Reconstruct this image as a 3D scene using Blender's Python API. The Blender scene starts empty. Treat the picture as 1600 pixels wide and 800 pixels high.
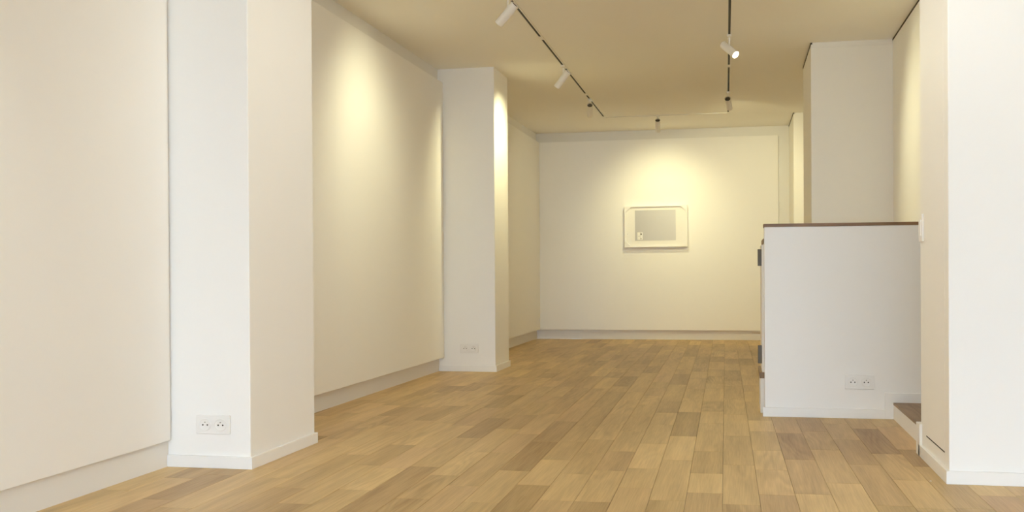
import bpy, bmesh, math, random
from mathutils import Vector, Matrix

scene = bpy.context.scene
COL = scene.collection
random.seed(11)

# ------------------------------------------------------------------ camera
F_PX, CY = 1672.07, 434.71
cam_data = bpy.data.cameras.new('camera')
cam_data.sensor_width = 36.0
cam_data.lens = 36.0 * F_PX / 1600.0
cam_data.shift_y = (CY - 400.0) / 1600.0
cam_data.clip_start = 0.05
cam = bpy.data.objects.new('camera', cam_data)
COL.objects.link(cam)
cam.matrix_world = Matrix(((0.97816684, 0.00456007, 0.2077711, 0.0),
                           (0.20773451, 0.007409, -0.97815719, 0.0),
                           (-0.00599984, 0.99996216, 0.00629996, 0.8287),
                           (0, 0, 0, 1)))
scene.camera = cam

# ------------------------------------------------------------------ daylight, exposure
world = bpy.data.worlds.new('overcast_sky')
scene.world = world
world.use_nodes = True
bg = world.node_tree.nodes['Background']
bg.inputs['Color'].default_value = (0.715, 0.92, 1.15, 1)
bg.inputs['Strength'].default_value = 9.3
scene.view_settings.view_transform = 'Standard'
scene.view_settings.look = 'None'
scene.view_settings.gamma = 1.0
scene.view_settings.exposure = 0.24
scene.view_settings.use_curve_mapping = False
scene.cycles.max_bounces = 14
scene.cycles.diffuse_bounces = 12
scene.cycles.use_adaptive_sampling = True
scene.cycles.adaptive_threshold = 0.03
scene.cycles.sample_clamp_indirect = 4.0
scene.cycles.caustics_reflective = False
scene.cycles.caustics_refractive = False

WARM = (0.96, 0.91, 0.58)
SOFT = (0.96, 0.96, 0.88)
BACK = (1.0, 0.91, 0.50)

# ------------------------------------------------------------------ materials
def new_mat(name):
    m = bpy.data.materials.new(name)
    m.use_nodes = True
    nt = m.node_tree
    return m, nt, nt.nodes['Principled BSDF']

def paint(name, col, rough=0.6, bump=0.0, scale=55.0, spec=0.3):
    """white wall paint: faint roller texture and a barely uneven tone"""
    m, nt, b = new_mat(name)
    geo = nt.nodes.new('ShaderNodeNewGeometry')
    n1 = nt.nodes.new('ShaderNodeTexNoise'); n1.inputs['Scale'].default_value = 1.3; n1.inputs['Detail'].default_value = 3
    nt.links.new(geo.outputs['Position'], n1.inputs['Vector'])
    mx = nt.nodes.new('ShaderNodeMixRGB')
    mx.inputs[1].default_value = (col[0] * 0.985, col[1] * 0.98, col[2] * 0.97, 1)
    mx.inputs[2].default_value = (*col, 1)
    nt.links.new(n1.outputs['Fac'], mx.inputs[0])
    nt.links.new(mx.outputs[0], b.inputs['Base Color'])
    b.inputs['Roughness'].default_value = rough
    b.inputs['Specular IOR Level'].default_value = spec
    if bump:
        n2 = nt.nodes.new('ShaderNodeTexNoise'); n2.inputs['Scale'].default_value = scale; n2.inputs['Detail'].default_value = 4
        nt.links.new(geo.outputs['Position'], n2.inputs['Vector'])
        bp = nt.nodes.new('ShaderNodeBump'); bp.inputs['Strength'].default_value = bump; bp.inputs['Distance'].default_value = 0.004
        nt.links.new(n2.outputs['Fac'], bp.inputs['Height'])
        nt.links.new(bp.outputs['Normal'], b.inputs['Normal'])
    return m

def plain(name, col, rough=0.5, metal=0.0, spec=0.5, noise=0.06):
    m, nt, b = new_mat(name)
    geo = nt.nodes.new('ShaderNodeNewGeometry')
    n1 = nt.nodes.new('ShaderNodeTexNoise'); n1.inputs['Scale'].default_value = 40
    nt.links.new(geo.outputs['Position'], n1.inputs['Vector'])
    mx = nt.nodes.new('ShaderNodeMixRGB')
    mx.inputs[1].default_value = (*[c * (1 - noise) for c in col], 1)
    mx.inputs[2].default_value = (*col, 1)
    nt.links.new(n1.outputs['Fac'], mx.inputs[0])
    nt.links.new(mx.outputs[0], b.inputs['Base Color'])
    b.inputs['Roughness'].default_value = rough
    b.inputs['Metallic'].default_value = metal
    b.inputs['Specular IOR Level'].default_value = spec
    return m

def emitter(name, col, strength):
    m, nt, b = new_mat(name)
    b.inputs['Base Color'].default_value = (0.8, 0.8, 0.8, 1)
    b.inputs['Emission Color'].default_value = (*col, 1)
    b.inputs['Emission Strength'].default_value = strength
    return m

def wood(name, dark, light, pink, rough=0.42, attr=True, axis='Y', bump=0.05):
    """oak: long grain along the plank, cathedral figure, tone and seed from mesh attributes"""
    m, nt, b = new_mat(name)
    N, L = nt.nodes.new, nt.links.new
    geo = N('ShaderNodeNewGeometry')
    pos = geo.outputs['Position']
    if attr:
        sd = N('ShaderNodeAttribute'); sd.attribute_name = 'seed'
        tn = N('ShaderNodeAttribute'); tn.attribute_name = 'tone'
        pk = N('ShaderNodeAttribute'); pk.attribute_name = 'pink'
        cmb = N('ShaderNodeCombineXYZ')
        mul = N('ShaderNodeMath'); mul.operation = 'MULTIPLY'; mul.inputs[1].default_value = 37.0
        L(sd.outputs['Fac'], mul.inputs[0])
        L(sd.outputs['Fac'], cmb.inputs[0]); L(mul.outputs[0], cmb.inputs[2]); L(mul.outputs[0], cmb.inputs[1])
        add = N('ShaderNodeVectorMath'); add.operation = 'ADD'
        L(pos, add.inputs[0]); L(cmb.outputs[0], add.inputs[1])
        vec = add.outputs[0]
    else:
        vec = pos
    def mapped(sx, sy, sz):
        mp = N('ShaderNodeMapping')
        mp.inputs['Scale'].default_value = (sx, sy, sz) if axis == 'Y' else (sy, sx, sz)
        L(vec, mp.inputs['Vector'])
        return mp.outputs[0]
    fine = N('ShaderNodeTexNoise'); fine.inputs['Scale'].default_value = 1; fine.inputs['Detail'].default_value = 5
    L(mapped(210, 5, 30), fine.inputs['Vector'])
    broad = N('ShaderNodeTexNoise'); broad.inputs['Scale'].default_value = 1; broad.inputs['Detail'].default_value = 3
    L(mapped(16, 1.3, 3), broad.inputs['Vector'])
    fig = N('ShaderNodeTexNoise'); fig.inputs['Scale'].default_value = 1; fig.inputs['Detail'].default_value = 1.5
    L(mapped(8, 0.9, 2), fig.inputs['Vector'])
    # contour rings of a smooth field give the cathedral figure
    rg = N('ShaderNodeMath'); rg.operation = 'MULTIPLY'; rg.inputs[1].default_value = 62.0
    L(fig.outputs['Fac'], rg.inputs[0])
    sn = N('ShaderNodeMath'); sn.operation = 'SINE'; L(rg.outputs[0], sn.inputs[0])
    fac = N('ShaderNodeMath'); fac.operation = 'MULTIPLY_ADD'; fac.inputs[1].default_value = 0.11; fac.inputs[2].default_value = 0.5
    if attr:   # only some planks are flat-sawn and show the figure
        fr = N('ShaderNodeMath'); fr.operation = 'FRACT'; L(sd.outputs['Fac'], fr.inputs[0])
        pw = N('ShaderNodeMath'); pw.operation = 'POWER'; pw.inputs[1].default_value = 3.0; L(fr.outputs[0], pw.inputs[0])
        am = N('ShaderNodeMath'); am.operation = 'MULTIPLY'; L(sn.outputs[0], am.inputs[0]); L(pw.outputs[0], am.inputs[1])
        L(am.outputs[0], fac.inputs[0])
    else:
        L(sn.outputs[0], fac.inputs[0])
    def madd(src, k, acc, off=-0.5):
        s = N('ShaderNodeMath'); s.operation = 'ADD'; s.inputs[1].default_value = off; L(src, s.inputs[0])
        q = N('ShaderNodeMath'); q.operation = 'MULTIPLY_ADD'; q.inputs[1].default_value = k
        L(s.outputs[0], q.inputs[0]); L(acc, q.inputs[2])
        return q.outputs[0]
    acc = madd(fine.outputs['Fac'], 0.62, fac.outputs[0])
    acc = madd(broad.outputs['Fac'], 0.85, acc)
    if attr:
        acc = madd(tn.outputs['Fac'], 0.62, acc, 0.0)
    cl = N('ShaderNodeClamp'); L(acc, cl.inputs[0])
    mx = N('ShaderNodeMixRGB'); mx.inputs[1].default_value = (*dark, 1); mx.inputs[2].default_value = (*light, 1)
    L(cl.outputs[0], mx.inputs[0])
    colour = mx.outputs[0]
    if attr:
        mp = N('ShaderNodeMixRGB'); mp.blend_type = 'MULTIPLY'; mp.inputs[2].default_value = (*pink, 1)
        L(pk.outputs['Fac'], mp.inputs[0]); L(colour, mp.inputs[1]); colour = mp.outputs[0]
    L(colour, b.inputs['Base Color'])
    b.inputs['Roughness'].default_value = rough
    b.inputs['Specular IOR Level'].default_value = 0.35
    bp = N('ShaderNodeBump'); bp.inputs['Strength'].default_value = bump; bp.inputs['Distance'].default_value = 0.002
    L(fine.outputs['Fac'], bp.inputs['Height']); L(bp.outputs['Normal'], b.inputs['Normal'])
    return m

M_WALL = paint('wall_paint', (0.93, 0.93, 0.92))
M_BEHIND = paint('recess_shade_paint', (0.83, 0.825, 0.81))  # greyer than the panels: recess shade put into the wall colour
M_CEIL = paint('ceiling_paint', (0.94, 0.93, 0.90), rough=0.8)
M_PANEL = paint('panel_paint', (0.93, 0.93, 0.92), rough=0.5, bump=0.0)
M_BASE = paint('skirting_paint', (0.91, 0.91, 0.90), rough=0.4, bump=0.0)
M_OAK = wood('oak_floor', (0.34, 0.21, 0.079), (0.79, 0.575, 0.277), (0.88, 0.82, 0.90))
M_TREAD = wood('oak_tread', (0.16, 0.09, 0.045), (0.40, 0.27, 0.15), (1, 1, 1), attr=False)
M_CAP = wood('walnut_cap', (0.11, 0.055, 0.022), (0.34, 0.19, 0.09), (1, 1, 1), attr=False, axis='X')
M_SUB = plain('subfloor', (0.12, 0.075, 0.035), 0.9)
M_PLASTIC = plain('white_plastic', (0.89, 0.885, 0.87), 0.35, noise=0.02)
M_HOLE = plain('dark_hole', (0.02, 0.018, 0.015), 0.7)
M_STEEL = plain('pin_steel', (0.45, 0.43, 0.40), 0.35, 0.9)
M_LAMP = plain('white_lacquer', (0.90, 0.885, 0.85), 0.42, noise=0.02)
M_SLOT = plain('black_conductor', (0.008, 0.007, 0.006), 0.6)
M_VENT = plain('dark_vent', (0.10, 0.085, 0.06), 0.6)
M_BRACKET = plain('dark_metal', (0.14, 0.125, 0.10), 0.55, 0.0)
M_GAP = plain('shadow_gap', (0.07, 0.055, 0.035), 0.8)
M_LENS = emitter('lit_lens', (1.0, 0.86, 0.58), 9.0)
M_LENS_OFF = plain('unlit_lens', (0.35, 0.34, 0.30), 0.2)
M_FRAME = plain('white_frame', (0.92, 0.91, 0.89), 0.4, noise=0.02)
M_MAT = plain('mount_board', (0.90, 0.89, 0.87), 0.8, noise=0.02)
M_ALU = plain('window_frame_grey', (0.30, 0.30, 0.30), 0.45, 0.3)
M_GROUND = plain('paving', (0.32, 0.31, 0.29), 0.9)

def glass_mat():
    m = bpy.data.materials.new('window_glass'); m.use_nodes = True
    nt = m.node_tree; nt.nodes.clear()
    o = nt.nodes.new('ShaderNodeOutputMaterial'); t = nt.nodes.new('ShaderNodeBsdfTransparent')
    g = nt.nodes.new('ShaderNodeBsdfGlossy'); g.inputs['Roughness'].default_value = 0.02
    x = nt.nodes.new('ShaderNodeMixShader'); x.inputs[0].default_value = 0.06
    nt.links.new(t.outputs[0], x.inputs[1]); nt.links.new(g.outputs[0], x.inputs[2]); nt.links.new(x.outputs[0], o.inputs[0])
    return m
M_GLASS = glass_mat()

def print_mat():
    """the picture: a soft grey field, paler to the lower right"""
    m, nt, b = new_mat('grey_print')
    tc = nt.nodes.new('ShaderNodeTexCoord')
    n = nt.nodes.new('ShaderNodeTexNoise'); n.inputs['Scale'].default_value = 3.0; n.inputs['Detail'].default_value = 5
    nt.links.new(tc.outputs['Object'], n.inputs['Vector'])
    sp = nt.nodes.new('ShaderNodeSeparateXYZ'); nt.links.new(tc.outputs['Object'], sp.inputs[0])
    a = nt.nodes.new('ShaderNodeMath'); a.operation = 'MULTIPLY_ADD'; a.inputs[1].default_value = 1.3; a.inputs[2].default_value = 0.45
    nt.links.new(sp.outputs[0], a.inputs[0])
    c = nt.nodes.new('ShaderNodeMath'); c.operation = 'MULTIPLY_ADD'; c.inputs[1].default_value = 0.3
    nt.links.new(n.outputs['Fac'], c.inputs[0]); nt.links.new(a.outputs[0], c.inputs[2])
    mx = nt.nodes.new('ShaderNodeMixRGB')
    mx.inputs[1].default_value = (0.50, 0.495, 0.52, 1); mx.inputs[2].default_value = (0.68, 0.68, 0.71, 1)
    cl = nt.nodes.new('ShaderNodeClamp'); nt.links.new(c.outputs[0], cl.inputs[0]); nt.links.new(cl.outputs[0], mx.inputs[0])
    nt.links.new(mx.outputs[0], b.inputs['Base Color']); b.inputs['Roughness'].default_value = 0.6
    return m
M_PRINT = print_mat()

# ------------------------------------------------------------------ mesh helpers
def add_box(bm, x0, x1, y0, y1, z0, z1, bevel=0.0):
    vs = [bm.verts.new(p) for p in ((x0, y0, z0), (x1, y0, z0), (x1, y1, z0), (x0, y1, z0),
                                    (x0, y0, z1), (x1, y0, z1), (x1, y1, z1), (x0, y1, z1))]
    fs = [bm.faces.new([vs[i] for i in q]) for q in ((3, 2, 1, 0), (4, 5, 6, 7), (0, 1, 5, 4), (1, 2, 6, 5), (2, 3, 7, 6), (3, 0, 4, 7))]
    if bevel:
        es = list({e for f in fs for e in f.edges})
        bmesh.ops.bevel(bm, geom=es, offset=bevel, segments=2, affect='EDGES', profile=0.5)

def add_cyl(bm, p0, p1, r0, r1=None, seg=28, cap=True):
    p0, p1 = Vector(p0), Vector(p1); r1 = r0 if r1 is None else r1
    d = (p1 - p0).normalized(); u = d.orthogonal().normalized(); v = d.cross(u)
    a = [bm.verts.new(p0 + r0 * (math.cos(t) * u + math.sin(t) * v)) for t in [2 * math.pi * i / seg for i in range(seg)]]
    b = [bm.verts.new(p1 + r1 * (math.cos(t) * u + math.sin(t) * v)) for t in [2 * math.pi * i / seg for i in range(seg)]]
    for i in range(seg):
        bm.faces.new((a[i], a[(i + 1) % seg], b[(i + 1) % seg], b[i]))
    if cap:
        bm.faces.new(list(reversed(a))); bm.faces.new(b)

def add_revolve(bm, p0, d, prof, seg=32):
    """prof: (distance along d, radius); open profile, ends closed if radius 0"""
    p0, d = Vector(p0), Vector(d).normalized(); u = d.orthogonal().normalized(); v = d.cross(u)
    rings = []
    for t, r in prof:
        c = p0 + d * t
        rings.append([bm.verts.new(c)] if r == 0 else
                     [bm.verts.new(c + r * (math.cos(k) * u + math.sin(k) * v)) for k in [2 * math.pi * i / seg for i in range(seg)]])
    for A, B in zip(rings, rings[1:]):
        for i in range(seg):
            j = (i + 1) % seg
            if len(A) == 1 and len(B) > 1: bm.faces.new((A[0], B[j], B[i]))
            elif len(B) == 1 and len(A) > 1: bm.faces.new((A[i], A[j], B[0]))
            elif len(A) > 1: bm.faces.new((A[i], A[j], B[j], B[i]))

def add_prism(bm, pts, y0, y1):
    """polygon in XZ extruded along Y"""
    a = [bm.verts.new((x, y0, z)) for x, z in pts]; b = [bm.verts.new((x, y1, z)) for x, z in pts]
    n = len(pts)
    bm.faces.new(a); bm.faces.new(list(reversed(b)))
    for i in range(n): bm.faces.new((a[i], b[i], b[(i + 1) % n], a[(i + 1) % n]))

def obj(name, bm, mat, parent=None, origin=None, smooth=False):
    bmesh.ops.recalc_face_normals(bm, faces=bm.faces)
    if origin is not None:
        bmesh.ops.translate(bm, verts=bm.verts, vec=-Vector(origin))
    me = bpy.data.meshes.new(name); bm.to_mesh(me); bm.free()
    me.materials.append(mat)
    if smooth:
        me.polygons.foreach_set('use_smooth', [True] * len(me.polygons))
        me.set_sharp_from_angle(angle=math.radians(40))
    o = bpy.data.objects.new(name, me); COL.objects.link(o)
    if origin is not None: o.location = origin
    if parent is not None: o.parent = parent
    return o

def box(name, dims, mat, parent=None, bevel=0.0, origin=None):
    bm = bmesh.new(); add_box(bm, *dims, bevel=bevel)
    return obj(name, bm, mat, parent, origin)

def boxes(name, lst, mat, parent=None, bevel=0.0):
    bm = bmesh.new()
    for d in lst: add_box(bm, *d, bevel=bevel)
    return obj(name, bm, mat, parent)

def tag(o, label, cat=None, group=None, kind=None):
    o['label'] = label
    if cat: o['category'] = cat
    if group: o['group'] = group
    if kind: o['kind'] = kind
    return o

def struct(o, label): return tag(o, label, kind='structure')

def empty(name, loc, rz=0.0):
    e = bpy.data.objects.new(name, None); COL.objects.link(e)
    e.location = loc; e.rotation_euler = (0, 0, rz); e.empty_display_size = 0.05
    return e

# ------------------------------------------------------------------ the room
H = 2.519
YF, YB = -4.2, 12.95                     # shop front, far wall
XL0, XL2, XL3 = -2.405, -2.457, -2.438   # left wall in the three bays
XW = -2.75                               # outer side of the left wall
XR = 3.60                               # right wall beside the camera
C1 = dict(x=-2.024, y0=4.190, y1=4.888)  # pilasters
C2 = dict(x=-1.974, y0=8.622, y1=9.148)
BK = dict(x=0.788, y0=4.381, y1=5.03)    # pier on the right
PY, PX, PZ = 6.220, 0.139, 1.071         # half wall at the stair
XO = 3.85

struct(box('ceiling', (XW, XO, YF - 0.2, YB + 0.25, H, H + 0.2), M_CEIL), 'flat off-white plaster ceiling over the whole room')
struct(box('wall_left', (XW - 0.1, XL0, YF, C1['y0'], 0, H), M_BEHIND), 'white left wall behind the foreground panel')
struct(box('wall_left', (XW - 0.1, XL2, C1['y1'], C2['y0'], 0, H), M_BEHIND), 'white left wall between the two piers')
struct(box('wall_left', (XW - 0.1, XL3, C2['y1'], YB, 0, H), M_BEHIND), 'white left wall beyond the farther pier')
struct(box('trim_light_seal', (XW - 0.1, XW, YF - 0.2, YB + 0.25, -0.1, 0), M_WALL), 'unseen strip under the left wall, added to stop a light leak')  # out of sight, added to block light leaking in below the wall
struct(box('wall_pilaster', (XW, C1['x'], C1['y0'], C1['y1'], 0, H), M_WALL, bevel=0.004), 'near wide white pier projecting from the left wall')
struct(box('wall_pilaster', (XW, C2['x'], C2['y0'], C2['y1'], 0, H), M_WALL, bevel=0.004), 'farther white pier projecting from the left wall, lit on its side')
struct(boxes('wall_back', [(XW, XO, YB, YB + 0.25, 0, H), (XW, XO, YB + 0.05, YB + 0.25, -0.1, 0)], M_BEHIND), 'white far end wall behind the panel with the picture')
struct(boxes('wall_right', [(XR, XR + 0.25, YF, BK['y0'], 0, H)], M_WALL), 'white side wall at the right edge')
struct(box('wall_pier', (BK['x'], XO, BK['y0'], BK['y1'], 0, H), M_WALL, bevel=0.004), 'bright white pier in the right foreground')
struct(boxes('wall_stair', [(1.11, 1.35, PY + 0.10, 8.28, 0, H), (1.35, XO, PY, PY + 0.10, 0, H), (XO, XO + 0.2, YF - 0.2, YB + 0.25, -0.1, H)], M_WALL),
       'white side wall of the stairwell, warmly lit above the half wall')
struct(boxes('wall_chimney', [(0.53, 1.35, 8.28, 9.27, 0, H)], M_WALL), 'tall cream wall block standing behind the half wall')
struct(boxes('wall_alcove', [(1.05, 1.30, 9.27, 11.9, 0, H), (0.578, 1.30, 11.9, YB, 0, H)], M_WALL), 'cream alcove wall at the far right end')

XWIN = 3.55
WX = [-2.38 + i * (XWIN - 0.05 + 2.38) / 4 for i in range(5)]
# shop front behind the camera: window and its frame let the daylight in
struct(boxes('wall_front', [(XW, -2.38, YF - 0.2, YF, 0, H), (XWIN, XO, YF - 0.2, YF, 0, H), (-2.38, XWIN, YF - 0.2, YF, 2.47, H), (XW, XO, YF - 0.2, YF - 0.03, -0.1, 0)], M_WALL),
       'white wall around the shop window')
win = boxes('window_1', [(-2.38, XWIN, YF - 0.12, YF - 0.06, 0.0, 0.06), (-2.38, XWIN, YF - 0.12, YF - 0.06, 2.41, 2.47)]
            + [(x, x + 0.05, YF - 0.12, YF - 0.06, 0.06, 2.41) for x in WX], M_ALU)
struct(win, 'large grey-framed shop window')
for x0, x1 in zip(WX, WX[1:]):
    box('pane', (x0 + 0.05, x1, YF - 0.093, YF - 0.087, 0.06, 2.41), M_GLASS, win)
struct(box('floor_pavement', (-14, 14, -19, YF - 0.2, -0.2, -0.02), M_GROUND), 'grey street pavement outside the shop window')

# ------------------------------------------------------------------ oak floor: every plank
floor = box('floor', (XW, XO, YF, YB, -0.10, -0.014), M_SUB)
struct(floor, 'oak plank floor in warm honey tones')
TH, PW, PU, PV = 0.0125, 0.131, -0.067, 4.3      # planks run slightly off the room axis
JOINTS = {-18: [(3.72, 0.1, 0)], -17: [(3.98, -0.4, 0.3)], -16: [(3.59, -0.45, 0.3)], -15: [(5.91, -0.35, 0.2), (7.54, 0.3, 0)], -14: [(4.05, 0.2, 0), (4.83, 0.1, 0), (7.22, -0.2, 0.2)], -13: [(4.63, 0.15, 0), (6.88, 0.15, 0)], -12: [(3.61, 0.0, 0), (4.38, -0.3, 0.1), (4.93, 0.25, 0)], -11: [(3.88, 0.3, 0), (6.36, -0.4, 0)], -10: [(4.39, 0.0, 0), (5.18, -0.5, 0.1)], -9: [(3.76, -0.15, 0.1), (4.78, 0.1, 0)], -8: [(4.02, -0.2, 0.1)], -7: [(4.36, -0.6, 0.2), (7.52, 0.2, 0)], -6: [(4.08, 0.25, 0), (4.64, -0.1, 0), (7.67, -0.5, 0)], -5: [(3.82, 0.25, 0), (4.84, -0.1, 0), (5.24, 0.0, 0)], -4: [(3.82, 0.1, 0), (4.91, 0.1, 0), (5.54, -0.1, 0), (6.1, 0, 0), (7.61, -0.1, 0)], -3: [(4.09, 0, 0), (5.15, 0.1, 0), (6.84, 0, 0)], -2: [(4.72, 0.45, 0), (5.41, -0.5, 0), (6.33, 0.15, 0), (7.02, 0.0, 0)], -1: [(4.04, 0.2, 0), (4.43, -0.3, 0), (4.97, 0.05, 0), (5.89, 0.2, 0), (6.88, 0.2, 0), (7.97, -0.2, 0), (8.51, 0.05, 0)], 0: [(3.86, 0, 0.1), (5.46, 0.2, 0), (6.27, 0, 0), (7.8, -0.1, 0.1)], 1: [(4.55, 0.15, 0), (5.04, 0.05, 0), (5.63, 0.45, 0), (6.04, 0, 0), (6.89, 0.1, 0), (9.54, -0.4, 0)], 2: [(4.82, -0.35, 0.6)], 3: [(4.31, 0.1, 0.2), (5.1, -0.1, 0.3), (5.67, -0.2, 0.6)], 4: [(3.93, -0.1, 0.3), (4.74, -0.15, 0.5), (5.42, 0.1, 0.3), (5.97, 0.1, 0.2)], 5: [(5.03, -0.5, 0.7)]}

def plank_mesh(bm, w, l, c=(0, 0), g=0.0005, b=0.0007, t=0.014):
    hx, hy = w / 2 - g, l / 2 - g
    def ring(dx, z): return [bm.verts.new((c[0] + sx * (hx - dx), c[1] + sy * (hy - dx), z)) for sx, sy in ((-1, -1), (1, -1), (1, 1), (-1, 1))]
    r0, r1, r2 = ring(0, -t), ring(0, -b), ring(b, 0.0)
    fs = [bm.faces.new(r2)]
    for A, B in ((r0, r1), (r1, r2)):
        for i in range(4): fs.append(bm.faces.new((A[i], A[(i + 1) % 4], B[(i + 1) % 4], B[i])))
    return fs

def set_attr(me, name, vals):
    a = me.attributes.new(name, 'FLOAT', 'FACE'); a.data.foreach_set('value', vals)

def vis_area(x, y, l):
    """how large a plank shows from the doorway: nearer planks show larger; 0 when out of the view"""
    if y < 3.2: return 0.0
    v = (x - 0.0) / y
    if v > 0.28 or v < -0.80: return 0.0
    if x < -2.47 or (x < -2.03 and (C1['y0'] < y < C1['y1'] + 0.9 or C2['y0'] < y < C2['y1'] + 0.6)): return 0.0
    if y > PY + .2 and x > 0.02 * y: return 0.0
    if x > 0.80 and y > 4.40: return 0.0
    return PW * l / (y ** 3)

rng = random.Random(5)
planks = []
k0, k1 = int(math.floor((-2.62 - PU) / PW)), int(math.ceil((XR + 0.1 - PU) / PW))
for k in range(k0, k1 + 1):
    js = [(j, t, p) for j, t, p in JOINTS.get(k, [])]
    # fill the run with random lengths between the known ends
    ends = [YF - 0.6 - rng.random() * 0.6] + [j[0] for j in js] + [YB + 0.8]
    known = {j[0]: j for j in js}
    full = []
    for a, b2 in zip(ends, ends[1:]):
        full.append(a)
        y = a
        while b2 - y > 0.92:
            s = rng.choice((0.42, 0.5, 0.58, 0.66, 0.75, 0.82)) + rng.uniform(-0.05, 0.05)
            if b2 - y - s < 0.3: s = (b2 - y) * 0.5
            y += s
            full.append(y)
    full.append(ends[-1])
    for a, b2 in zip(full, full[1:]):
        if a in known: tone, pk = known[a][1], known[a][2]
        else:
            tone = max(-0.5, min(0.42, rng.gauss(0.0, 0.2))); pk = max(0.0, rng.gauss(0.15, 0.25))
        u = (k + 0.5) * PW; v0, v1 = max(a, YF - 0.02), min(b2, YB + 0.02)
        if v1 - v0 < 0.03: continue
        v = (v0 + v1) / 2 - PV
        x = PU + u * math.cos(TH) - v * math.sin(TH); y = PV + u * math.sin(TH) + v * math.cos(TH)
        hl = (v1 - v0) / 2
        if x > 0.9 and y - hl > 4.5 and y + hl < PY: continue
        if x < XW + 0.1 or x > XR + 0.05 or (x > 1.5 and y - hl > 4.5): continue
        planks.append((vis_area(x, y, v1 - v0), x, y, v1 - v0, tone, pk, rng.random() * 10))
planks.sort(key=lambda q: -q[0])
near, far = planks[:300], planks[300:]
for _, x, y, l, tone, pk, sd in near:
    bm = bmesh.new(); plank_mesh(bm, PW, l)
    me = bpy.data.meshes.new('plank'); bm.to_mesh(me); bm.free(); me.materials.append(M_OAK)
    n = len(me.polygons)
    set_attr(me, 'tone', [tone] * n); set_attr(me, 'pink', [pk] * n); set_attr(me, 'seed', [sd] * n)
    o = bpy.data.objects.new('plank', me); COL.objects.link(o)
    o.location = (x, y, 0); o.rotation_euler = (0, 0, TH); o.parent = floor
bm = bmesh.new(); T, P, S = [], [], []
for _, x, y, l, tone, pk, sd in far:
    # lay out in the turned plank frame, the object itself carries the turn
    dx, dy = x, y
    c = (dx * math.cos(TH) + dy * math.sin(TH), -dx * math.sin(TH) + dy * math.cos(TH))
    n = len(plank_mesh(bm, PW, l, c)); T += [tone] * n; P += [pk] * n; S += [sd] * n
me = bpy.data.meshes.new('plank_field'); bm.to_mesh(me); bm.free(); me.materials.append(M_OAK)
set_attr(me, 'tone', T); set_attr(me, 'pink', P); set_attr(me, 'seed', S)
o = bpy.data.objects.new('plank_field', me); COL.objects.link(o); o.rotation_euler = (0, 0, TH); o.parent = floor
o['kind'] = 'stuff'

# ------------------------------------------------------------------ baseboards
BH, BD = 0.051, 0.012
def pilaster_base(name, c, xl, label):
    struct(boxes(name, [(xl, c['x'] + BD, c['y0'] - BD, c['y0'], 0, BH), (c['x'], c['x'] + BD, c['y0'], c['y1'], 0, BH),
                        (xl, c['x'] + BD, c['y1'], c['y1'] + BD, 0, BH)], M_BASE, bevel=0.0015), label)
pilaster_base('baseboard_left_near', C1, XL0, 'white baseboard around the near left pier')
pilaster_base('baseboard_left_far', C2, XL2, 'white baseboard around the farther left pier')
struct(boxes('baseboard_right', [(BK['x'] - BD, XR, BK['y0'] - BD, BK['y0'], 0, BH), (BK['x'] - BD, BK['x'], BK['y0'], BK['y1'], 0, BH),
                                 (BK['x'] - BD, BK['x'] + 0.02, BK['y1'] - 0.03, BK['y1'] + 0.06, 0, 0.142)], M_BASE, bevel=0.0015),
       'white baseboard around the bright right pier, stepping up at the stair')

# ------------------------------------------------------------------ hung display panels
ZP, ZT, PT, P0 = 0.115, 2.405, 0.048, 0.019
def panel(dims, label):
    x0, x1, y0, y1, z0, z1 = dims
    o = box('display_panel', dims, M_PANEL, bevel=0.002, origin=((x0 + x1) / 2, (y0 + y1) / 2, z0))
    tag(o, label, 'panel', 'white display panels hung clear of the floor')
panel((XL0 + 0.002, XL0 + P0, YF + 0.3, 4.1765, 0.114, ZT), 'white display panel filling the left foreground before the near pier')
panel((XL2 + 0.002, XL2 + PT, C1['y1'] + 0.10, C2['y0'] - 0.013, ZP, ZT), 'white display panel between the two left piers, under a warm light pool')
panel((XL3 + 0.002, XL3 + PT, C2['y1'] + 0.02, YB - PT - 0.003, ZP, ZT), 'narrow-looking white display panel beyond the farther left pier')
panel((XL3 + 0.007, 0.452, YB - PT, YB - 0.002, ZP, ZT), 'white display panel on the far end wall, carrying the picture')

# ------------------------------------------------------------------ stair corner on the right
half = box('wall_half', (PX, 1.11, PY, PY + 0.10, 0, PZ), M_WALL, bevel=0.002)
struct(half, 'waist-high white half wall with a thin brown wooden cap')
box('cap', (PX - 0.004, 1.11, PY - 0.004, PY + 0.135, PZ, PZ + 0.018), M_CAP, half, bevel=0.0015)['label'] = 'thin brown wooden cap'
struct(boxes('baseboard_stair', [(PX - BD, 0.785, PY - BD, PY, 0, 0.053), (0.785, 1.60, PY - BD, PY, 0, 0.145)], M_BASE, bevel=0.0015),
       'white baseboard along the half wall, rising over the step')

st = empty('staircase', (0.83, 5.62, 0))
tag(st, 'low wooden step with white riser between half wall and right pier', 'stairs')
for i in range(4):
    x0 = i * 0.30; z0 = 0.0 if i == 0 else 0.092 + 0.17 * (i - 1); z1 = 0.092 + 0.17 * i
    b = box('riser', (x0, x0 + 0.02, BK['y1'] + 0.003 - 5.62, PY - BD - 5.62 - 0.001, z0, z1 - 0.012), M_BASE, st)
    t = box('tread', (x0 - 0.002, x0 + 0.32, BK['y1'] + 0.003 - 5.62, PY - BD - 5.62 - 0.001, z1 - 0.012, z1), M_TREAD, st, bevel=0.001)

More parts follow.
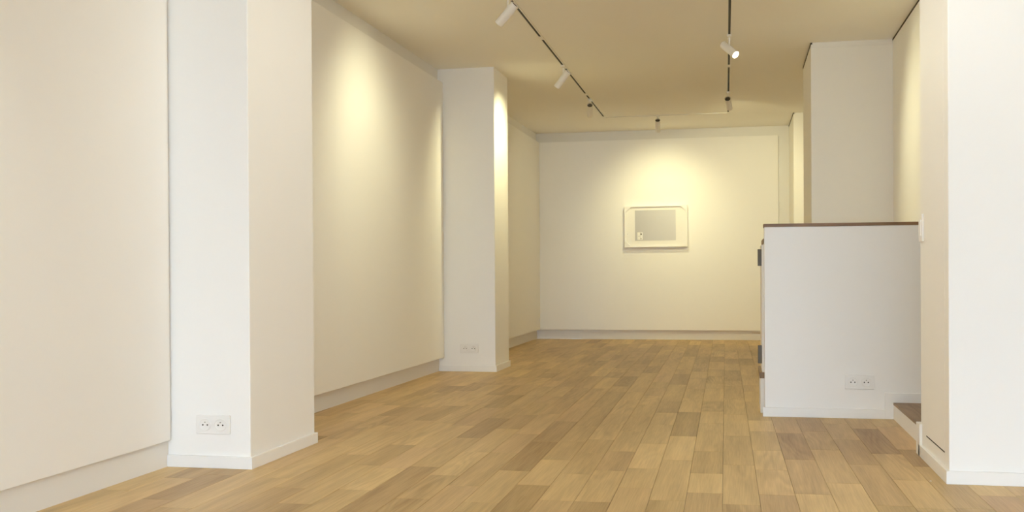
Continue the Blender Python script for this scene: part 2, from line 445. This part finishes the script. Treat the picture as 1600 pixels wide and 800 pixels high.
cab = empty('low_cabinet', (PX + 0.30, PY + 0.10, 0))
tag(cab, 'low cream cabinet tucked behind the half wall, showing dark brackets at its edge', 'cabinet')
cx, cy = PX + 0.30, PY + 0.10
def cb(name, d, m, parent=cab, **k):
    return box(name, (d[0] - cx, d[1] - cx, d[2] - cy, d[3] - cy, d[4], d[5]), m, parent, **k)
cb('body', (PX + 0.004, PX + 0.55, PY + 0.136, PY + 0.60, 0.05, 0.985), M_WALL)
cb('top', (PX - 0.004, PX + 0.56, PY + 0.136, PY + 0.61, 0.985, 1.010), M_CAP, bevel=0.001)
dr = cb('door', (PX - 0.012, PX + 0.003, PY + 0.15, PY + 0.58, 0.235, 0.975), M_WALL, bevel=0.001)
for za, zb in ((0.853, 0.95), (0.285, 0.39)):
    bm = bmesh.new()
    add_box(bm, PX - 0.034 - cx, PX - 0.012 - cx, PY + 0.17 - cy, PY + 0.20 - cy, za, zb, bevel=0.002)
    o = obj('bracket', bm, M_BRACKET, dr); o['label'] = 'dark metal bracket'
cb('plinth', (PX - 0.022, PX + 0.003, PY + 0.15, PY + 0.58, 0.0, 0.20), M_PANEL, bevel=0.001)
cb('wooden_strip', (PX - 0.026, PX + 0.003, PY + 0.15, PY + 0.58, 0.20, 0.235), M_TREAD)

door = box('door_1', (BK['x'] - 0.0004, BK['x'] + 0.004, 4.47, 4.90, 0.110, 2.05), M_WALL)
struct(door, 'flush access door in the side of the right pier')
box('bottom_gap', (BK['x'] - 0.0006, BK['x'] + 0.004, 4.47, 4.89, 0.1045, 0.110), M_HOLE, door)

# shadow gaps and thin strips under the ceiling
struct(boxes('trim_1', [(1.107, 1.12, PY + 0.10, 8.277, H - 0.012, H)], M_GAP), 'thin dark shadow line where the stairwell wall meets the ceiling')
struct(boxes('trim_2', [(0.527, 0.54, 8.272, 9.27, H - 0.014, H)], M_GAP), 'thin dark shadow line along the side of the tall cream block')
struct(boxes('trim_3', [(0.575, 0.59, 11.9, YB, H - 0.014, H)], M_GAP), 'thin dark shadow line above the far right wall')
struct(boxes('trim_4', [(0.53, 1.107, 8.272, 8.28, H - 0.038, H)], M_BASE), 'slim cream strip on top of the tall cream block')

# ------------------------------------------------------------------ sockets and switch
def socket(x, y, z, label):
    r = empty('wall_socket', (x, y, z)); tag(r, label, 'socket', 'white double wall sockets')
    bm = bmesh.new(); add_box(bm, -0.078, 0.078, -0.009, 0, -0.040, 0.040, bevel=0.0025); obj('plate', bm, M_PLASTIC, r)
    for cx in (-0.0355, 0.0355):
        bm = bmesh.new()
        add_revolve(bm, (cx, -0.0088, 0), (0, -1, 0), [(0, 0.027), (0.0024, 0.0265), (0.0028, 0.0245), (0.0014, 0.0225), (0.0010, 0.0215), (0.0010, 0)])
        w = obj('socket_well', bm, M_PLASTIC, r, smooth=True)
        for dx in (-0.0105, 0.0105):
            bm = bmesh.new(); add_cyl(bm, (cx + dx, -0.0085, -0.001), (cx + dx, -0.0102, -0.001), 0.0034, seg=16); obj('pin_hole', bm, M_HOLE, w)
        bm = bmesh.new(); add_cyl(bm, (cx, -0.0085, 0.0105), (cx, -0.013, 0.0105), 0.0028, seg=16); obj('earth_pin', bm, M_STEEL, w)
socket(-2.192, C1['y0'], 0.1845, 'white double socket low on the near left pier')
socket(-2.196, C2['y0'], 0.1925, 'white double socket low on the farther left pier')
socket(0.651, PY, 0.2025, 'white double socket low on the half wall by the stair')

sw = empty('light_switch', (BK['x'], 4.975, 1.009)); tag(sw, 'white light switch plate on the rear edge of the right pier', 'switch')
bm = bmesh.new(); add_box(bm, -0.009, 0, -0.042, 0.042, -0.060, 0.060, bevel=0.002); obj('plate', bm, M_PLASTIC, sw)
bm = bmesh.new(); add_box(bm, -0.013, -0.008, -0.022, 0.022, -0.035, 0.035, bevel=0.0015); obj('rocker', bm, M_PLASTIC, sw)

# ------------------------------------------------------------------ picture
PCX, PCZ, PHW, PHH = -0.973, 1.358, 0.372, 0.247
YP = YB - PT
pic = empty('framed_picture', (PCX, YP, PCZ)); pic.rotation_euler = (0, -0.004, 0)
tag(pic, 'white framed picture with clipped inner corners and a grey print', 'picture')
fw, ch = 0.014, 0.062
iw, ih = PHW - fw, PHH - fw
octo = [(-iw + ch, -ih), (iw - ch, -ih), (iw, -ih + ch), (iw, ih - ch), (iw - ch, ih), (-iw + ch, ih), (-iw, ih - ch), (-iw, -ih + ch)]
rect8 = [(-PHW + ch, -PHH), (PHW - ch, -PHH), (PHW, -PHH), (PHW, PHH), (PHW - ch, PHH), (-PHW + ch, PHH), (-PHW, PHH), (-PHW, -PHH)]
bm = bmesh.new()
FD = -0.060
outer = [(-PHW, -PHH), (PHW, -PHH), (PHW, PHH), (-PHW, PHH)]
of = [bm.verts.new((x, FD, z)) for x, z in outer]; ob = [bm.verts.new((x, 0, z)) for x, z in outer]
nf = [bm.verts.new((x, FD, z)) for x, z in octo]; nb = [bm.verts.new((x, FD + 0.022, z)) for x, z in octo]
bm.faces.new((of[0], of[1], nf[1], nf[0])); bm.faces.new((of[1], nf[2], nf[1])); bm.faces.new((of[1], of[2], nf[3], nf[2]))
bm.faces.new((of[2], nf[4], nf[3])); bm.faces.new((of[2], of[3], nf[5], nf[4])); bm.faces.new((of[3], nf[6], nf[5]))
bm.faces.new((of[3], of[0], nf[7], nf[6])); bm.faces.new((of[0], nf[0], nf[7]))
for i in range(4): bm.faces.new((of[i], ob[i], ob[(i + 1) % 4], of[(i + 1) % 4]))
for i in range(8): bm.faces.new((nf[i], nf[(i + 1) % 8], nb[(i + 1) % 8], nb[i]))
bm.faces.new(ob)
obj('frame', bm, M_FRAME, pic)
bm = bmesh.new(); add_prism(bm, [(x * 1.004, z * 1.004) for x, z in octo], FD + 0.020, FD + 0.026); obj('mount', bm, M_MAT, pic)
pr = empty_print = box('print', (-0.242, 0.242, -0.001, 0.0, -0.182, 0.182), M_PRINT, pic); pr.location = (-0.006, FD + 0.0196, 0.012)
cd = box('white_card', (-0.034, 0.030, -0.0006, 0.0, -0.045, 0.045), M_MAT, pr); cd.location = (-0.180, -0.001, -0.125)
boxes('card_marks', [(0.004, 0.018, -0.0011, -0.0006, 0.012, 0.028), (0.007, 0.014, -0.0011, -0.0006, 0.026, 0.036), (0.005, 0.015, -0.0011, -0.0006, -0.036, -0.028),
                     (-0.0005, 0.0005, -0.0011, -0.0006, -0.043, 0.043), (-0.026, -0.004, -0.0011, -0.0006, -0.003, -0.001)], M_HOLE, cd)
box('edge_speck', (-0.340, -0.336, FD + 0.0190, FD + 0.0200, -0.09, -0.086), M_HOLE, pic)

# ------------------------------------------------------------------ lighting track
TK = 0.0122   # the tracks run parallel with the planks
def tx(side, y): return (-1.380 if side == 'l' else -0.047) - TK * (y - 6.6)
YT = 11.72
track = empty('lighting_track', (tx('l', YT), YT, H))
tag(track, 'white U-shaped ceiling lighting track with black slots', 'lighting track')
ox, oy = tx('l', YT), YT
TWD, THT, SLOT = 0.032, 0.0055, 0.016
def rail(p, q, name='rail'):
    """channel profile swept from p to q (xy), open slot below with the black conductor inside"""
    a, b = Vector((p[0] - ox, p[1] - oy, 0)), Vector((q[0] - ox, q[1] - oy, 0))
    d = (b - a).normalized(); n = Vector((-d.y, d.x, 0))
    w, h, s = TWD / 2, THT, SLOT / 2
    prof = [(-w, 0), (-w, -h), (-s, -h), (-s, -h + 0.004), (s, -h + 0.004), (s, -h), (w, -h), (w, 0)]
    bm = bmesh.new()
    A = [bm.verts.new(a + n * u + Vector((0, 0, v))) for u, v in prof]; B = [bm.verts.new(b + n * u + Vector((0, 0, v))) for u, v in prof]
    m = len(prof)
    bm.faces.new(A); bm.faces.new(list(reversed(B)))
    for i in range(m): bm.faces.new((A[i], A[(i + 1) % m], B[(i + 1) % m], B[i]))
    r = obj(name, bm, M_LAMP, track)
    bm = bmesh.new()
    A = [bm.verts.new(a + n * u + Vector((0, 0, v))) for u, v in ((-s, -h + 0.0038), (-s, -h + 0.001), (s, -h + 0.001), (s, -h + 0.0038))]
    B = [bm.verts.new(b + n * u + Vector((0, 0, v))) for u, v in ((-s, -h + 0.0038), (-s, -h + 0.001), (s, -h + 0.001), (s, -h + 0.0038))]
    bm.faces.new(A); bm.faces.new(list(reversed(B)))
    for i in range(4): bm.faces.new((A[i], A[(i + 1) % 4], B[(i + 1) % 4], B[i]))
    c = obj('conductor_slot', bm, M_SLOT, r); c['label'] = 'black slot of the track'
def joint(x, y, l=0.06, rz=0.0):
    bm = bmesh.new(); add_box(bm, -TWD / 2 - 0.001, TWD / 2 + 0.001, -l / 2, l / 2, -THT - 0.002, 0, bevel=0.001)
    o = obj('connector', bm, M_LAMP, track); o.location = (x - ox, y - oy, 0); o.rotation_euler = (0, 0, rz)
for side in 'lr':
    ys = [-2.2, 1.4, 4.4, 7.62, 10.15, YT] if side == 'l' else [-2.2, 1.4, 4.6, 9.02, YT]
    for a, b in zip(ys, ys[1:]): rail((tx(side, a), a), (tx(side, b), b))
    for a in ys[1:-1]: joint(tx(side, a), a, 0.10, TK)
joint(ox, oy, 0.14); joint(tx('r', YT), oy, 0.14)
rail((ox, oy), (tx('r', YT), oy + 0.012))
rail_y = lambda x: oy + 0.012 * (x - ox) / (tx('r', YT) - ox)

# ------------------------------------------------------------------ spotlights
BR, BL = 0.028, 0.160
def spotlight(x, y, aim, power, label, lit=True, cone=52, blend=0.9, drop=0.100, col=WARM, pivot=0.42):
    root = empty('track_spotlight', (x, y, H - THT))
    tag(root, label, 'spotlight', 'white cylindrical track spotlights')
    bm = bmesh.new(); add_box(bm, -0.016, 0.016, -0.05, 0.05, -0.014, 0.0015, bevel=0.002); ad = obj('adapter', bm, M_LAMP, root)
    bm = bmesh.new(); add_cyl(bm, (0, 0, -0.013), (0, 0, -drop), 0.0075, seg=18); obj('stem', bm, M_LAMP, root, smooth=True)
    p = Vector((0, 0, -drop))
    d = (Vector(aim) - (Vector((x, y, H - THT)) + p)).normalized()
    bm = bmesh.new(); side = d.orthogonal().normalized()
    add_revolve(bm, p + Vector((0, 0, 0.004)), (0, 0, -1), [(0, 0), (0, 0.010), (0.008, 0.010), (0.008, 0)], seg=18); obj('swivel', bm, M_LAMP, root, smooth=True)
    a = p - d * (BL * pivot)
    bm = bmesh.new()
    add_revolve(bm, a, d, [(0.006, 0), (0.006, BR * 0.80), (0.0, BR * 0.84), (0.0, BR - 0.002), (0.002, BR), (BL - 0.0015, BR), (BL, BR - 0.0015), (BL, BR * 0.95), (BL - 0.005, BR * 0.93), (BL - 0.006, 0)])
    body = obj('body', bm, M_LAMP, root, smooth=True)
    bm = bmesh.new(); add_revolve(bm, a, d, [(0.0045, 0), (0.0045, BR * 0.79)]); v = obj('rear_vent', bm, M_VENT, body); v['label'] = 'dark vent at the back end'
    bm = bmesh.new(); add_revolve(bm, a, d, [(-0.0006, BR * 0.84), (-0.0006, BR * 0.93), (0.0004, BR * 0.93)]); obj('rear_collar', bm, M_VENT, body)
    bm = bmesh.new(); add_revolve(bm, a, d, [(BL - 0.0045, 0), (BL - 0.0045, BR * 0.925)])
    ln = obj('lens', bm, M_LENS if lit else M_LENS_OFF, body); ln['label'] = 'glowing lens' if lit else 'unlit lens'
    if lit:
        ld = bpy.data.lights.new('spot_beam', 'SPOT'); ld.energy = power; ld.color = col
        ld.spot_size = math.radians(cone); ld.spot_blend = blend; ld.shadow_soft_size = 0.02
        lo = bpy.data.objects.new('spot_beam', ld); COL.objects.link(lo); lo.parent = root
        lo.location = a + d * (BL + 0.002); lo.rotation_euler = d.to_track_quat('-Z', 'Y').to_euler()
    return root

def on(side, y): return tx(side, y), y
spotlight(*on('l', 6.42), (XL2 + PT, 6.75, 1.45), 40, 'white spotlight nearest on the left track, aimed at the left panel', cone=105, blend=1.0)
spotlight(*on('l', 8.70), (C2['x'], 8.88, 1.75), 50, 'white spotlight midway on the left track, aimed at the farther pier', cone=105, blend=1.0, col=BACK)
spotlight(*on('l', 10.45), (-1.75, YP, 0.9), 16, 'white spotlight at the far corner of the left track, seen from behind', cone=105, blend=1.0)
spotlight(-0.86, rail_y(-0.86), (-0.93, YP, 1.42), 38, 'white spotlight above the picture, aimed at the far panel', cone=92, blend=1.0, col=BACK)
spotlight(*on('r', 10.35), (0.22, YP, 1.15), 74, 'white spotlight far along the right track, aimed at the far wall', cone=92, blend=1.0, col=BACK)
spotlight(*on('r', 7.86), (1.11, 6.70, 1.15), 54, 'white spotlight on the right track with its glowing lens facing right', cone=105, blend=1.0, pivot=0.50)
spotlight(*on('l', 2.70), (XL0 + P0, 2.65, 1.05), 12, 'white spotlight on the left track above the foreground panel', cone=60, blend=1.0, col=SOFT)
spotlight(*on('r', 3.20), (1.25, BK['y0'], 2.15), 26, 'white spotlight on the right track above the right pier', cone=105, blend=1.0, col=SOFT)
spotlight(*on('r', 4.30), (C1['x'], 4.62, 1.15), 55, 'added unseen white spotlight on the right track, brightening the near left pier', cone=105, blend=1.0, col=SOFT)  # added out of view to lift the dark side of the near pier
spotlight(*on('l', 4.85), (BK['x'], 4.72, 1.15), 46, 'added unseen white spotlight on the left track, brightening the right pier', cone=105, blend=1.0, col=SOFT)  # extra fill lamp, unseen, for the side face of the right pier
spotlight(*on('l', 0.90), (-0.95, 2.0, 0.0), 60, 'added unseen white spotlight on the left track, brightening the foreground floor', cone=105, blend=1.0, col=SOFT)  # unseen, added so light bounced off the floor brightens the ceiling

# a crumb of plaster on the boards
bm = bmesh.new()
bmesh.ops.create_icosphere(bm, subdivisions=1, radius=0.004)
for v in bm.verts:
    v.co = Vector((v.co.x * 1.2, v.co.y * 0.9 + 0.15 * v.co.x, max(v.co.z, -0.0015) * 0.6 + 0.0009))
o = obj('plaster_chip', bm, M_PLASTIC); o.location = (0.727, 4.419, 0.0)
tag(o, 'tiny white plaster chip lying on the floor by the right pier', 'chip')
